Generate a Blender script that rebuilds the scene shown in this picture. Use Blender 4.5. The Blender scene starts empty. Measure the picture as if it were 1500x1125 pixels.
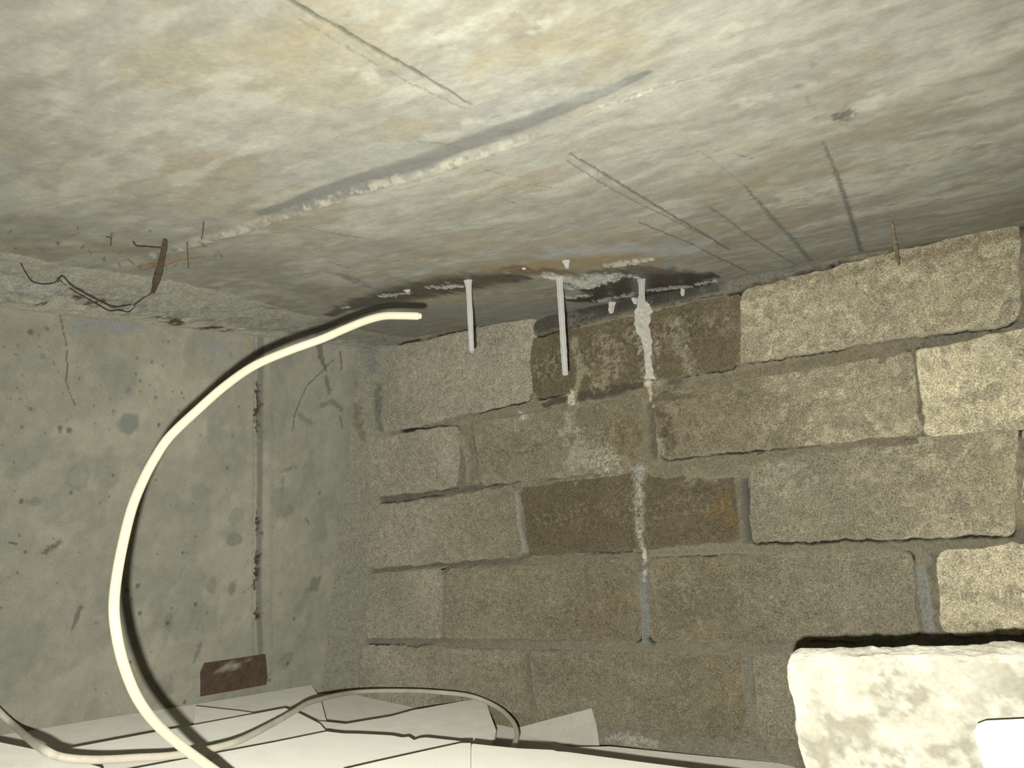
import bpy, math
import numpy as np
from mathutils import Matrix

# ------------------------------------------------------------------ camera, light, exposure
sc = bpy.context.scene
F_PX, CX, CY = 1103.0, 750.0, 562.5
a1 = np.array([-2050., 363., F_PX]); a2 = np.array([600., 38., F_PX])
AX = -a1 / np.linalg.norm(a1)                       # along the block wall, to the right
AY = a2 - AX * (a2 @ AX); AY /= np.linalg.norm(AY)  # into the depth of the void
AZ = np.cross(AX, AY); AZ = -AZ if AZ[1] > 0 else AZ
R = np.array([AX, AY, AZ])                          # world = R @ (right, down, forward)
FW = R[:, 2]

cam_d = bpy.data.cameras.new('camera'); cam = bpy.data.objects.new('camera', cam_d)
sc.collection.objects.link(cam)
cam_d.sensor_fit = 'HORIZONTAL'; cam_d.sensor_width = 36.0
cam_d.lens = 36.0 * F_PX / 1500.0
cam_d.clip_start = 0.005
cam.matrix_world = Matrix([[R[i, 0], -R[i, 1], -R[i, 2], 0.0] for i in range(3)] + [[0, 0, 0, 1]])
sc.camera = cam

world = bpy.data.worlds.new('world'); sc.world = world; world.use_nodes = True
bg = world.node_tree.nodes['Background']
bg.inputs[0].default_value = (0.95, 1.0, 0.9, 1); bg.inputs[1].default_value = 0.035

# the phone's flash, a small lamp just below and left of the lens
fl = bpy.data.lights.new('phone_flash', 'SPOT'); flo = bpy.data.objects.new('phone_flash', fl)
fl.energy = 14.0; fl.color = (1.0, 0.985, 0.90); fl.shadow_soft_size = 0.0018
fl.spot_size = math.radians(146); fl.spot_blend = 1.0
sc.collection.objects.link(flo)
M = cam.matrix_world.copy()
p = R @ np.array([-0.0067, 0.0134, -0.002]); M = M @ Matrix.Rotation(math.radians(-5.5), 4, 'Y') @ Matrix.Rotation(math.radians(-17), 4, 'X'); M.translation = p   # the flash throws a little low
flo.matrix_world = M

vs = sc.view_settings
sc.display_settings.display_device = 'sRGB'
vs.view_transform = 'Standard'; vs.look = 'None'; vs.exposure = 0.0; vs.gamma = 1.0
vs.use_curve_mapping = False

# ------------------------------------------------------------------ survey: image point -> point on a surface
def ray(u, v): return R @ np.array([u - CX, v - CY, F_PX])
def deep(u, v, d): return ray(u, v) * (d / F_PX)
YB = 0.600                                          # face of the block wall
C0, C1 = 0.1165, -0.033                             # soffit  z = C0 + C1 x
LA, LB = -0.50848, 0.27536                          # left wall x = LA + LB z
F0, FX, FY = -0.247, -0.125, -0.21                  # panels  z = F0 + FX (x+.2) + FY (y-.6)
def on_wall(u, v): r = ray(u, v); return r * (YB / r[1])
def on_soffit(u, v): r = ray(u, v); return r * (C0 / (r[2] - C1 * r[0]))
def on_left(u, v): r = ray(u, v); return r * (LA / (r[0] - LB * r[2]))
def on_panels(u, v, h=0.0, tx=0.0, ty=0.0):
    r = ray(u, v); k = F0 + h + (FX + tx) * .2 - (FY + ty) * .6
    return r * (k / (r[2] - (FX + tx) * r[0] - (FY + ty) * r[1]))
W = lambda pts: [(lambda q: (q[0], q[2]))(on_wall(*a)) for a in pts]
S = lambda pts: [(lambda q: (q[0], q[1]))(on_soffit(*a)) for a in pts]
L = lambda pts: [(lambda q: (q[1], q[2]))(on_left(*a)) for a in pts]

# ------------------------------------------------------------------ numeric noise and painting
def vnoise(x, y, s, seed):
    x = x * s + seed * 17.31; y = y * s - seed * 9.77
    c, q = math.cos(seed * 1.3), math.sin(seed * 1.3)
    x, y = x * c - y * q, x * q + y * c
    xi = np.floor(x).astype(np.int64); yi = np.floor(y).astype(np.int64)
    fx = x - xi; fy = y - yi
    fx = fx * fx * fx * (fx * (fx * 6 - 15) + 10); fy = fy * fy * fy * (fy * (fy * 6 - 15) + 10)
    def h(i, j):
        n = (i * 374761393 + j * 668265263 + seed * 974634777) & 0x7fffffff
        n = ((n ^ (n >> 13)) * 1274126177) & 0x7fffffff
        return ((n ^ (n >> 16)) & 0xffff) / 65535.0
    a = h(xi, yi); b = h(xi + 1, yi); c_ = h(xi, yi + 1); d = h(xi + 1, yi + 1)
    return (a * (1 - fx) + b * fx) * (1 - fy) + (c_ * (1 - fx) + d * fx) * fy
def fbm(x, y, s, seed, oct=4, gain=.5):
    t = 0; a = 1; n = 0
    for k in range(oct):
        t = t + a * vnoise(x, y, s * 2.03 ** k, seed + k * 7); n += a; a *= gain
    return t / n
def sst(e0, e1, x):
    t = np.clip((x - e0) / (e1 - e0), 0, 1); return t * t * (3 - 2 * t)
def lerp(col, rgb, m):
    m = m[..., None]; return col * (1 - m) + np.array(rgb) * m
def seg_dist(x, y, pts, widths):
    """signed closeness: 1 on the line, 0 at a width from it (widths vary along the line)"""
    best = np.full(x.shape, -9.0)
    if len(pts) == 1: pts = pts * 2; widths = list(widths) * 2
    for k in range(len(pts) - 1):
        (ax, ay), (bx, by) = pts[k], pts[k + 1]; dx, dy = bx - ax, by - ay; l2 = dx * dx + dy * dy + 1e-12
        t = np.clip(((x - ax) * dx + (y - ay) * dy) / l2, 0, 1)
        d = np.hypot(x - ax - t * dx, y - ay - t * dy)
        w = widths[k] * (1 - t) + widths[k + 1] * t
        best = np.maximum(best, 1 - d / w)
    return best
class Paint:
    def __init__(s, x, y): s.x, s.y = x, y
    def stroke(s, pts, mm, warp=.5, ws=120, soft=.6, breakup=0, seed=3):
        """mask of a brushed line; mm = half width(s) in millimetres"""
        w = [m * .001 for m in (mm if hasattr(mm, '__len__') else [mm] * len(pts))]
        if len(w) != len(pts): w = list(np.interp(np.linspace(0, 1, len(pts)), np.linspace(0, 1, len(w)), w))
        wm = max(w) * (1 + warp) + .002
        xs = [q[0] for q in pts]; ys = [q[1] for q in pts]
        bb = (s.x > min(xs) - wm) & (s.x < max(xs) + wm) & (s.y > min(ys) - wm) & (s.y < max(ys) + wm)
        out = np.zeros(s.x.shape)
        if not bb.any(): return out
        x, y = s.x[bb], s.y[bb]; k = min(w) * warp * 1.4
        xx = x + (fbm(x, y, ws, seed, 3) - .5) * 2 * k; yy = y + (fbm(x, y, ws, seed + 40, 3) - .5) * 2 * k
        m = sst(0, soft, seg_dist(xx, yy, pts, w))
        if breakup: m = m * sst(breakup - .15, breakup + .15, fbm(x, y, ws * 2.2, seed + 11, 3))
        out[bb] = m
        return out
    def blob(s, c, rx, ry, warp=.5, ws=150, soft=.5, seed=5):
        rx *= .001; ry *= .001
        out = np.zeros(s.x.shape)
        bb = (abs(s.x - c[0]) < rx * 2) & (abs(s.y - c[1]) < ry * 2)
        if not bb.any(): return out
        x, y = s.x[bb], s.y[bb]
        d = np.hypot((x - c[0]) / rx, (y - c[1]) / ry) + (fbm(x, y, ws, seed, 3) - .5) * 2 * warp
        out[bb] = 1 - sst(1 - soft, 1 + .15, d)
        return out

# ------------------------------------------------------------------ materials
def mat(name, colour=None, rough=.9, grain=.18, gscale=900, bump=.0003, spec=.25, mid=.12, mscale=160, dr=1.0, pores=0.0):
    m = bpy.data.materials.new(name); m.use_nodes = True; nt = m.node_tree; N = nt.nodes; K = nt.links.new
    b = N['Principled BSDF']; b.inputs['Specular IOR Level'].default_value = spec
    b.inputs['Diffuse Roughness'].default_value = dr
    tc = N.new('ShaderNodeTexCoord'); co = tc.outputs['Object']
    if colour is None:
        at = N.new('ShaderNodeAttribute'); at.attribute_name = 'Col'; base = at.outputs['Color']
        aw = N.new('ShaderNodeAttribute'); aw.attribute_name = 'Wet'
        mr = N.new('ShaderNodeMapRange'); K(aw.outputs['Fac'], mr.inputs[0])
        mr.inputs[3].default_value = rough; mr.inputs[4].default_value = .22; K(mr.outputs[0], b.inputs['Roughness'])
    else:
        rg = N.new('ShaderNodeRGB'); rg.outputs[0].default_value = (*colour, 1); base = rg.outputs[0]
        b.inputs['Roughness'].default_value = rough
    def noise(sc_, det, ro=.6):
        n = N.new('ShaderNodeTexNoise'); n.inputs['Scale'].default_value = sc_; n.inputs['Detail'].default_value = det
        n.inputs['Roughness'].default_value = ro; K(co, n.inputs['Vector']); return n.outputs['Fac']
    def rng(src, lo, hi, a=.3, c=.7):
        r = N.new('ShaderNodeMapRange'); K(src, r.inputs[0]); r.inputs[1].default_value = a; r.inputs[2].default_value = c
        r.inputs[3].default_value = lo; r.inputs[4].default_value = hi; return r.outputs[0]
    def mul(a, c):
        q = N.new('ShaderNodeMath'); q.operation = 'MULTIPLY'; K(a, q.inputs[0]); K(c, q.inputs[1]); return q.outputs[0]
    g = noise(gscale, 3); f = mul(rng(g, 1 - grain, 1 + grain), rng(noise(mscale, 4), 1 - mid, 1 + mid))
    if pores:
        v = noise(gscale * .55, 2, .5); f = mul(f, rng(v, 1 - pores, 1.0, .30, .40))
    vm = N.new('ShaderNodeVectorMath'); vm.operation = 'SCALE'; K(base, vm.inputs[0]); K(f, vm.inputs['Scale'])
    K(vm.outputs[0], b.inputs['Base Color'])
    if bump:
        bp = N.new('ShaderNodeBump'); bp.inputs['Strength'].default_value = 1.0; bp.inputs['Distance'].default_value = bump
        K(g, bp.inputs['Height']); K(bp.outputs[0], b.inputs['Normal'])
    return m
M_SOFFIT = mat('cast_concrete_soffit', dr=.5, grain=.07, gscale=500, bump=.0003, mid=.09, mscale=120, rough=.8)
M_LEFT = mat('cast_concrete_wall', grain=.08, gscale=700, bump=.00025, mid=.07, mscale=130, rough=.85)
M_BLOCK = mat('cement_brick', grain=.55, gscale=1050, bump=.0007, mid=.16, mscale=300, pores=.3)
M_MORTAR = mat('mortar', grain=.30, gscale=700, bump=.0005, mid=.12, mscale=200)
M_CALC = mat('calcite', (.37, .37, .345), rough=.42, grain=.06, gscale=900, bump=.0001, spec=.4, mid=.06, mscale=90)
M_CRUST = mat('calcite_crust', (.52, .505, .44), rough=.7, grain=.16, gscale=700, bump=.0007, mid=.18, mscale=260)
M_CABLE = mat('cream_pvc', (.43, .405, .305), rough=.4, grain=.02, gscale=300, bump=0, spec=.4, mid=.03, mscale=60, dr=.3)
M_WIRE = mat('grey_beige_pvc', (.50, .47, .38), rough=.5, grain=.05, gscale=300, bump=0, mid=.12, mscale=60, dr=.3)
M_BOARD = mat('gypsum_board', (.56, .555, .49), rough=.9, grain=.03, gscale=600, bump=.0001, mid=.04, mscale=50)
M_BOARD_B = mat('gypsum_board_bright', (.54, .53, .465), rough=.9, grain=.03, gscale=600, bump=.0001, mid=.03, mscale=50)
M_BOARD_D = mat('gypsum_board_dusty', (.54, .53, .465), rough=.9, grain=.05, gscale=600, bump=.0001, mid=.07, mscale=60)
M_WHITE = mat('white_plaster_crust', grain=.10, gscale=420, bump=.0008, mid=.10, mscale=140)
M_WOOD = mat('dark_wood', (.052, .037, .027), rough=.8, grain=.3, gscale=700, bump=.0004, mid=.3, mscale=200)
M_WOOD_L = mat('brown_wood', (.125, .095, .058), rough=.8, grain=.2, gscale=700, bump=.0003, mid=.2, mscale=150)
M_ROOT = mat('dry_root', (.045, .038, .030), rough=.9, grain=.3, gscale=900, bump=0, mid=.2, mscale=200)
M_TWIG = mat('tan_straw', (.19, .15, .095), rough=.9, grain=.3, gscale=900, bump=0, mid=.3, mscale=200)
M_RUST = mat('rusty_steel', rough=.8, grain=.2, gscale=700, bump=.0004, mid=.2, mscale=200)

# ------------------------------------------------------------------ mesh helpers
col_ = sc.collection
def tag(o, label=None, cat=None, group=None, kind=None):
    if label: o['label'] = label
    if cat: o['category'] = cat
    if group: o['group'] = group
    if kind: o['kind'] = kind
    return o
def obj(name, V, Fc, m, parent=None, smooth=True, colr=None, wet=None):
    V = np.asarray(V, float).reshape(-1, 3)
    me = bpy.data.meshes.new(name)
    if isinstance(Fc, np.ndarray):
        n = len(Fc); me.vertices.add(len(V)); me.vertices.foreach_set('co', V.ravel())
        me.loops.add(n * 4); me.loops.foreach_set('vertex_index', Fc.ravel().astype(np.int32))
        me.polygons.add(n); me.polygons.foreach_set('loop_start', np.arange(0, n * 4, 4, dtype=np.int32))
        me.update(calc_edges=True)
    else:
        me.from_pydata(V.tolist(), [], [list(f) for f in Fc]); me.update()
    me.polygons.foreach_set('use_smooth', np.full(len(me.polygons), smooth))
    if colr is not None:
        at = me.attributes.new('Col', 'FLOAT_COLOR', 'POINT')
        at.data.foreach_set('color', np.concatenate([np.clip(colr.reshape(-1, 3), 0.004, 1), np.ones((len(V), 1))], 1).ravel())
        w = me.attributes.new('Wet', 'FLOAT', 'POINT')
        w.data.foreach_set('value', (np.zeros(len(V)) if wet is None else np.clip(wet, 0, 1)).ravel())
    me.materials.append(m)
    o = bpy.data.objects.new(name, me); col_.objects.link(o)
    if parent: o.parent = parent
    return o
def quads(nv, nu, keep=None, flip=False):
    i = np.arange(nv * nu).reshape(nv, nu)
    q = np.stack([i[:-1, :-1], i[:-1, 1:], i[1:, 1:], i[1:, :-1]], -1)
    if flip: q = q[..., ::-1]
    return q[keep] if keep is not None else q.reshape(-1, 4)
def compact(P, Fc, *att):
    used = np.unique(Fc); mp = np.zeros(len(P), np.int64); mp[used] = np.arange(len(used))
    return (P[used], mp[Fc]) + tuple(a[used] for a in att)
def spline(pts, n=8):
    p = np.array(pts, float); p = np.vstack([2 * p[0] - p[1], p, 2 * p[-1] - p[-2]]); out = []
    for k in range(1, len(p) - 2):
        for t in np.linspace(0, 1, n, endpoint=False):
            a, b, c, d = p[k - 1:k + 3]
            out.append(.5 * (2 * b + (c - a) * t + (2 * a - 5 * b + 4 * c - d) * t * t + (3 * b - a - 3 * c + d) * t ** 3))
    out.append(p[-2]); return np.array(out)
def tube(name, pts, rad, m, seg=12, n=8, parent=None, flat=1.0, jit=0.0, seed=1):
    """pts: points; rad: radius or list; round closed ends"""
    r = np.atleast_1d(np.array(rad, float)); P = spline(pts, n); t = np.linspace(0, 1, len(P))
    rr = np.interp(t, np.linspace(0, 1, len(r)), r) if len(r) > 1 else np.full(len(P), r[0])
    T = np.gradient(P, axis=0); T /= np.linalg.norm(T, axis=1)[:, None] + 1e-12
    d0, d1 = -T[0], T[-1]
    P = np.vstack([P[0] + d0 * rr[0] * .5, P[0] + d0 * rr[0] * .35, P, P[-1] + d1 * rr[-1] * .35, P[-1] + d1 * rr[-1] * .5])
    rr = np.concatenate([[rr[0] * .3, rr[0] * .8], rr, [rr[-1] * .8, rr[-1] * .3]]); T = np.vstack([T[0], T[0], T, T[-1], T[-1]])
    up = np.array([.31, .42, .85]); V = []
    rs = np.random.RandomState(seed)
    u = np.cross(T[0], up); u /= np.linalg.norm(u)
    for k in range(len(P)):
        u = u - T[k] * (u @ T[k]); u /= np.linalg.norm(u); w = np.cross(T[k], u)
        j = 1 + jit * (rs.rand() - .5) * 2
        for a in np.arange(seg) * 2 * math.pi / seg:
            V.append(P[k] + rr[k] * j * (u * math.cos(a) + w * math.sin(a) * flat))
    Fs = [(k * seg + a, k * seg + (a + 1) % seg, (k + 1) * seg + (a + 1) % seg, (k + 1) * seg + a)
          for k in range(len(P) - 1) for a in range(seg)]
    Fs += [tuple(range(seg))[::-1], tuple((len(P) - 1) * seg + a for a in range(seg))]
    return obj(name, V, Fs, m, parent)
def at_origin(o):
    """moves the object's origin to the middle of its foot"""
    me = o.data; n = len(me.vertices); c = np.empty(n * 3); me.vertices.foreach_get('co', c); c = c.reshape(-1, 3)
    b = np.array([(c[:, 0].min() + c[:, 0].max()) / 2, (c[:, 1].min() + c[:, 1].max()) / 2, c[:, 2].min()])
    me.vertices.foreach_set('co', (c - b).ravel()); me.update(); o.location = b
    return o

# ================================================================== SETTING
def wallx(z): return LA + LB * z
def soff(x): return C0 + C1 * x
def floorz(x, y): return F0 + FX * (x + .2) + FY * (y - .6)

# ------------------------------------------------------------------ soffit slab (ceiling)
xs = np.concatenate([np.arange(-.60, -.52, .008), np.arange(-.52, -.26, .0012), np.arange(-.26, .06, .0008), np.arange(.06, .14, .00115), np.arange(.14, .42, .012)])
ys = np.concatenate([np.arange(-.12, .06, .012), np.arange(.06, .27, .0008), np.arange(.27, .60, .00115), np.arange(.60, .63, .004)])
x, y = np.meshgrid(xs, ys)
pt = Paint(x, y)
pf0 = Paint(x, y * .5)
n1 = fbm(x, y * 1.6, 14, 1, 5); n2 = fbm(x * .8, y * 2.2, 40, 2, 5); n3 = fbm(x, y * 1.5, 130, 3, 4); n4 = fbm(x, y, 26, 9, 4)
c = np.ones(x.shape + (3,)) * np.array([.230, .225, .190])
c = lerp(c, (.262, .262, .22), sst(.46, .62, n1) * .8)
c = lerp(c, (.225, .204, .150), sst(.50, .66, n4) * .75)
c = lerp(c, (.31, .305, .255), sst(.52, .64, n2) * .45)
c = lerp(c, (.19, .18, .145), sst(.53, .66, fbm(x * .8, y * 2.4, 55, 12, 4)) * .45)
c *= (.86 + .28 * n3)[..., None]
for pts, mm in [([(660, 60), (720, 40), (790, 30)], 11), ([(1230, 190), (1330, 120), (1480, 60)], [8, 14, 20]), ([(560, 110), (520, 90)], 6),
                ([(1090, 150), (1190, 120)], 8), ([(610, 205), (760, 160), (860, 130)], [6, 12, 7])]:
    c = lerp(c, (.33, .33, .28), pt.stroke(S(pts), mm, .9, 90, .7, .5, 8) * .7)
for pts, mm in [([(700, 95), (800, 70), (900, 60)], 9), ([(450, 60), (520, 20)], 12), ([(1120, 260), (1300, 240), (1480, 200)], [12, 16, 14])]:
    c = lerp(c, (.235, .205, .135), pt.stroke(S(pts), mm, .9, 70, .8, .3, 21) * .6)
# greyer towards the block wall, tan bands in front of the leak
c = lerp(c, (.25, .215, .15), pt.stroke(S([(560, 390), (700, 350), (860, 335), (1000, 340)]), [18, 26, 26, 16], .8, 40, .9, .35, 31) * .55)
far = sst(.50, .60, y + (n1 - .5) * .1); c = lerp(c, (.25, .245, .215), far * .0)
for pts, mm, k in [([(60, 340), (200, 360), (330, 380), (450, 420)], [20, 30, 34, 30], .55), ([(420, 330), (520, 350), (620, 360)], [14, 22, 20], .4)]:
    c = lerp(c, (.15, .143, .108), pf0.stroke([(q[0], q[1] * .5) for q in S(pts)], mm, .7, 50, 1.0, .1, 81) * k)  # left ceiling darkened in the colour, as if less flash reached it
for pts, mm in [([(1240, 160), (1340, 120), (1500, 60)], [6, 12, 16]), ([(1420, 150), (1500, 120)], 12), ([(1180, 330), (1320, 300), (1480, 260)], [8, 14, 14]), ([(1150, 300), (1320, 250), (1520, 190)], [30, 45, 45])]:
    c = lerp(c, (.37, .355, .29), pt.stroke(S(pts), mm, .9, 80, 1.0, .28, 83) * .75)  # pale salt bloom, with light the flash loses out here added to the colour
# ledge: a pour line where the slab steps down by some millimetres
ledge = .2495 + (fbm(x, y, 30, 5, 3) - .5) * .006 + (fbm(x, y, 260, 15, 2) - .5) * .0016
below = sst(-.0007, .0007, y - ledge)
taper = sst(-.40, -.30, x) * (1 - sst(-.135, -.085, x))
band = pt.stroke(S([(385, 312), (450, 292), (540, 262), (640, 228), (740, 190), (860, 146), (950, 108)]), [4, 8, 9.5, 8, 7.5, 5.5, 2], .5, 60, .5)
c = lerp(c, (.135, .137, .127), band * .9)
c = lerp(c, (.232, .236, .215), pt.stroke(S([(330, 300), (430, 255), (600, 215), (760, 160), (880, 130)]), [5, 10, 14, 14, 9], .9, 70, .9, .3, 14) * .55)
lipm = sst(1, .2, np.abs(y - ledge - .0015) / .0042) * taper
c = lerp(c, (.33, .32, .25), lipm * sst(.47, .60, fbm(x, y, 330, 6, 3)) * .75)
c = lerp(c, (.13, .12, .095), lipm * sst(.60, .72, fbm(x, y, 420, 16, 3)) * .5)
c *= .84; z = soff(x) - .0022 * sst(-.002, .003, y - ledge) * taper
z -= lipm * .0013 * (fbm(x, y, 330, 7, 4) - .3)
z += (fbm(x, y, 18, 4, 3) - .5) * .0022 + (fbm(x, y * 1.4, 130, 8, 3) - .5) * .0005
wet = np.zeros(x.shape)
def soffit_mark(pts, mm, rgb=(.11, .105, .09), k=.85, warp=.5, breakup=.3, groove=.0004, seed=3, soft=.6):
    global c, z
    m = pt.stroke(S(pts), mm, warp, 420, soft, breakup, seed); c = lerp(c, rgb, m * k); z = z + m * groove
soffit_mark([(855, 170), (900, 152), (950, 134), (1010, 118), (1085, 94)], [.8, .9, .7, .7, .4], (.13, .125, .10), .7, .8, .42, .0006, 17)
soffit_mark([(880, 158), (930, 142), (990, 122)], .8, (.36, .35, .28), .7, .9, .5, -.0005, 19)
# formwork board joints
soffit_mark([(425, -2), (520, 55), (610, 105), (690, 152)], [.9, 1.0, .9, .6], (.075, .072, .06), .92, .35, .12, .0006)
soffit_mark([(440, 28), (520, 76), (600, 122), (680, 157)], .6, (.12, .115, .09), .75, .5, .36, .0003, 6)
soffit_mark([(835, 222), (900, 262), (990, 318), (1070, 366)], [.8, 1.0, 1.1, 1.2], (.085, .08, .065), .88, .4, .22, .0005)
soffit_mark([(830, 232), (900, 276), (1010, 334), (1040, 350)], [.6, .8, .8, .7], (.095, .09, .07), .75, .5, .34, .0004, 9)
soffit_mark([(935, 322), (1010, 354), (1095, 398)], [.8, .9, 1.1], (.09, .085, .07), .85, .4, .22, .0004, 12)
soffit_mark([(985, 328), (1060, 362), (1100, 385)], .5, (.14, .135, .11), .55, .5, .48, .0003, 15)
soffit_mark([(1015, 215), (1060, 246), (1090, 272)], .7, (.15, .145, .12), .75, .5, .42, .0002, 18)
soffit_mark([(1040, 305), (1105, 350), (1165, 388)], 1.1, (.10, .095, .08), .8, .5, .28, .0004, 20)
soffit_mark([(1090, 272), (1130, 318), (1160, 348), (1188, 383)], [1.0, 2.6, 2.6, 3.4], (.10, .10, .09), .9, .8, .33, .0003, 22, .9)
soffit_mark([(1205, 205), (1228, 262), (1246, 316), (1262, 370)], [.8, 1.8, 2.3, 2.5], (.09, .09, .082), .9, .7, .25, .0003, 25, .9)
soffit_mark([(1105, 350), (1150, 336)], 1.2, (.14, .135, .10), .5, .6, .4, 0, 26)
for a, r in [((1238, 167), (3.6, 6.5)), ((1224, 170), (1.8, 3.5)), ((1195, 171), (1.3, 1.8)), ((1192, 95), (1.5, 4)), ((1184, 148), (1.6, 4)), ((1170, 128), (1.6, 3))]:
    c = lerp(c, (.085, .08, .07), pt.blob(S([a])[0], r[0], r[1], .8, 500, .6) * (.9 if a[0] > 1220 else .4))
for pts in ([(712, 243), (745, 252)], [(773, 264), (806, 267)], [(735, 285), (757, 294)], [(513, 264), (538, 268)], [(436, 324), (478, 334), (530, 343)], [(470, 375), (510, 388)],
            [(612, 208), (650, 212), (676, 220)], [(1075, 225), (1100, 232)]):
    soffit_mark(pts, [.6, 1.1], (.10, .10, .095), .8, .8, .38, .0003, 30)
for k, pts in enumerate(([(540, 382), (585, 375), (655, 366)], [(495, 385), (520, 405), (535, 412)], [(720, 350), (770, 352), (800, 345)], [(600, 345), (700, 330), (780, 328)])):
    soffit_mark(pts, 1.4, (.13, .115, .085), .6, .9, .5, .0002, 33 + k)
# the leak: dark wet band, black heart, tan halo and white crusts (everything here is smeared along the depth)
KY = .22
pf = Paint(x, y * KY); SF = lambda pts: [(q[0], q[1] * KY) for q in S(pts)]
def leak(pts, mm, rgb, k, warp=.7, ws=110, soft=.8, brk=.1, seed=41, wetk=0., dz=0.):
    global c, z, wet
    m = pf.stroke(SF(pts), mm, warp, ws, soft, brk, seed)
    c = lerp(c, rgb, m * k); z = z - m * dz
    if wetk: wet = np.maximum(wet, m * wetk)
leak([(560, 480), (680, 452), (800, 448), (835, 442)], [12, 16, 14, 6], (.185, .18, .165), .6, .5, 60, .9, 0, 61)
leak([(580, 442), (690, 432), (790, 434)], [5, 7, 5], (.24, .21, .135), .6, .7, 120, .9, .3, 62)
leak([(700, 388), (770, 385), (850, 378), (960, 374)], [7, 12, 13, 8], (.20, .155, .09), .8, .7, 90, .9, .15, 41)
leak([(790, 370), (870, 360), (980, 360), (1020, 364)], [3, 6, 6, 3], (.235, .245, .235), .7, .7, 90, .9, .2, 43)
leak([(480, 462), (520, 446), (570, 432), (620, 420), (660, 411), (705, 406), (765, 402)], [1.8, 4, 7, 8, 8.5, 8, 4], (.032, .029, .020), .92, .6, 150, .7, .14, 45, .8)
leak([(560, 434), (620, 424), (690, 416)], [3, 4, 3], (.03, .026, .018), .7, .9, 220, .7, .3, 46, .5)
leak([(500, 398), (530, 412), (545, 418)], [3, 4, 2], (.09, .08, .06), .6, .9, 260, .8, .3, 449)
leak([(850, 420), (890, 412), (940, 408), (990, 404), (1045, 399)], [6, 11, 13, 12, 5], (.028, .025, .021), .97, .5, 140, .6, .05, 47, .9)
leak([(865, 396), (930, 390), (985, 392)], [4, 6, 4], (.07, .062, .05), .75, .8, 170, .8, .2, 50, .5)
leak([(838, 438), (875, 432), (930, 424), (1000, 416), (1046, 410)], [4, 8, 10, 7, 3], (.026, .023, .019), .95, .5, 140, .6, .05, 48, .9)
leak([(745, 392), (800, 392), (840, 396)], [4, 6, 5], (.095, .07, .042), .75, .8, 170, .8, .2, 54, .3)
leak([(640, 402), (700, 396), (742, 392)], [2, 3, 2], (.12, .09, .055), .6, .8, 200, .8, .25, 55)
WHT = (.42, .42, .385)
for pts, mm, sd in [([(803, 402), (826, 405), (852, 412), (872, 403), (900, 398), (932, 399)], [2, 3.4, 5, 4, 3, 2.4], 51), ([(832, 418), (862, 411), (900, 402)], [3, 4, 2], 52),
                    ([(832, 432), (850, 430), (866, 428)], [3, 2.4, 1], 53), ([(885, 384), (920, 378), (955, 373)], [1.2, 2, 1], 64), ([(558, 430), (600, 424)], 1.3, 65),
                    ([(625, 417), (650, 415), (676, 413)], 1.4, 56), ([(872, 438), (930, 426)], 1.6, 57), ([(950, 422), (985, 418), (1010, 416)], [2, 2.2, 1.2], 58),
                    ([(1020, 414), (1048, 407)], 1.6, 66), ([(500, 449), (512, 447)], 1.0, 60)]:
    leak(pts, mm, WHT, .85, .8, 420, .5, .42, sd, 0, .0012)
leak([(872, 403), (884, 401), (894, 402)], [2, 4.4, 2], (.33, .33, .30), .9, .3, 200, .5, 0, 68, 0, .0016)
leak([(806, 400), (832, 402)], [2.5, 2.5], WHT, .8, .9, 420, .5, .3, 69, 0, .001)
# loose specks on the left
rs = np.random.RandomState(4)
for k in range(26):
    u, v = rs.rand() * 330, 330 + rs.rand() * 60
    soffit_mark([(u, v), (u + rs.randn() * 5, v + rs.rand() * 9)], .35 + rs.rand() * .4, (.09, .08, .06), .8, .5, 0, 0, 70 + k)
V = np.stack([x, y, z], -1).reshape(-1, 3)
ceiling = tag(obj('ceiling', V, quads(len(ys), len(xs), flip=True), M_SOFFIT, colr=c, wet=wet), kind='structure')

# ------------------------------------------------------------------ left cast wall
ys = np.concatenate([np.arange(-.1, .16, .02), np.arange(.16, .606, .0011), [.62, .64]])
zs = np.concatenate([np.arange(-.30, -.22, .01), np.arange(-.22, .158, .0011)])
y, z = np.meshgrid(ys, zs); pt = Paint(y, z)
n1 = fbm(y, z, 16, 101, 5); n2 = fbm(y, z, 60, 102, 4); n3 = fbm(y, z, 190, 103, 4)
c = np.ones(y.shape + (3,)) * np.array([.30, .294, .236])
c = lerp(c, (.36, .35, .275), sst(.48, .66, n1) * .7); c = lerp(c, (.245, .243, .20), sst(.55, .70, fbm(y, z, 34, 104, 4)) * .6)
c *= (.90 + .2 * n2)[..., None] * (.94 + .12 * n3)[..., None]
h = (fbm(y, z, 12, 105, 3) - .5) * .002 + (n2 - .5) * .0007
top = soff(-.47) - z
c = lerp(c, (.33, .28, .18), pt.stroke(L([(30, 480), (160, 470), (260, 520), (300, 560)]), [14, 20, 20, 8], .9, 60, .9, .5, 111) * .35)
for pts, mm in [([(120, 470), (190, 480)], [9, 7]), ([(165, 462), (205, 478)], 7), ([(310, 505), (350, 520)], 8), ([(440, 490), (500, 500), (548, 515)], [8, 9, 9])]:
    c = lerp(c, (.255, .265, .26), pt.stroke(L(pts), mm, .8, 110, .7, .25, 113) * .8)
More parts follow.
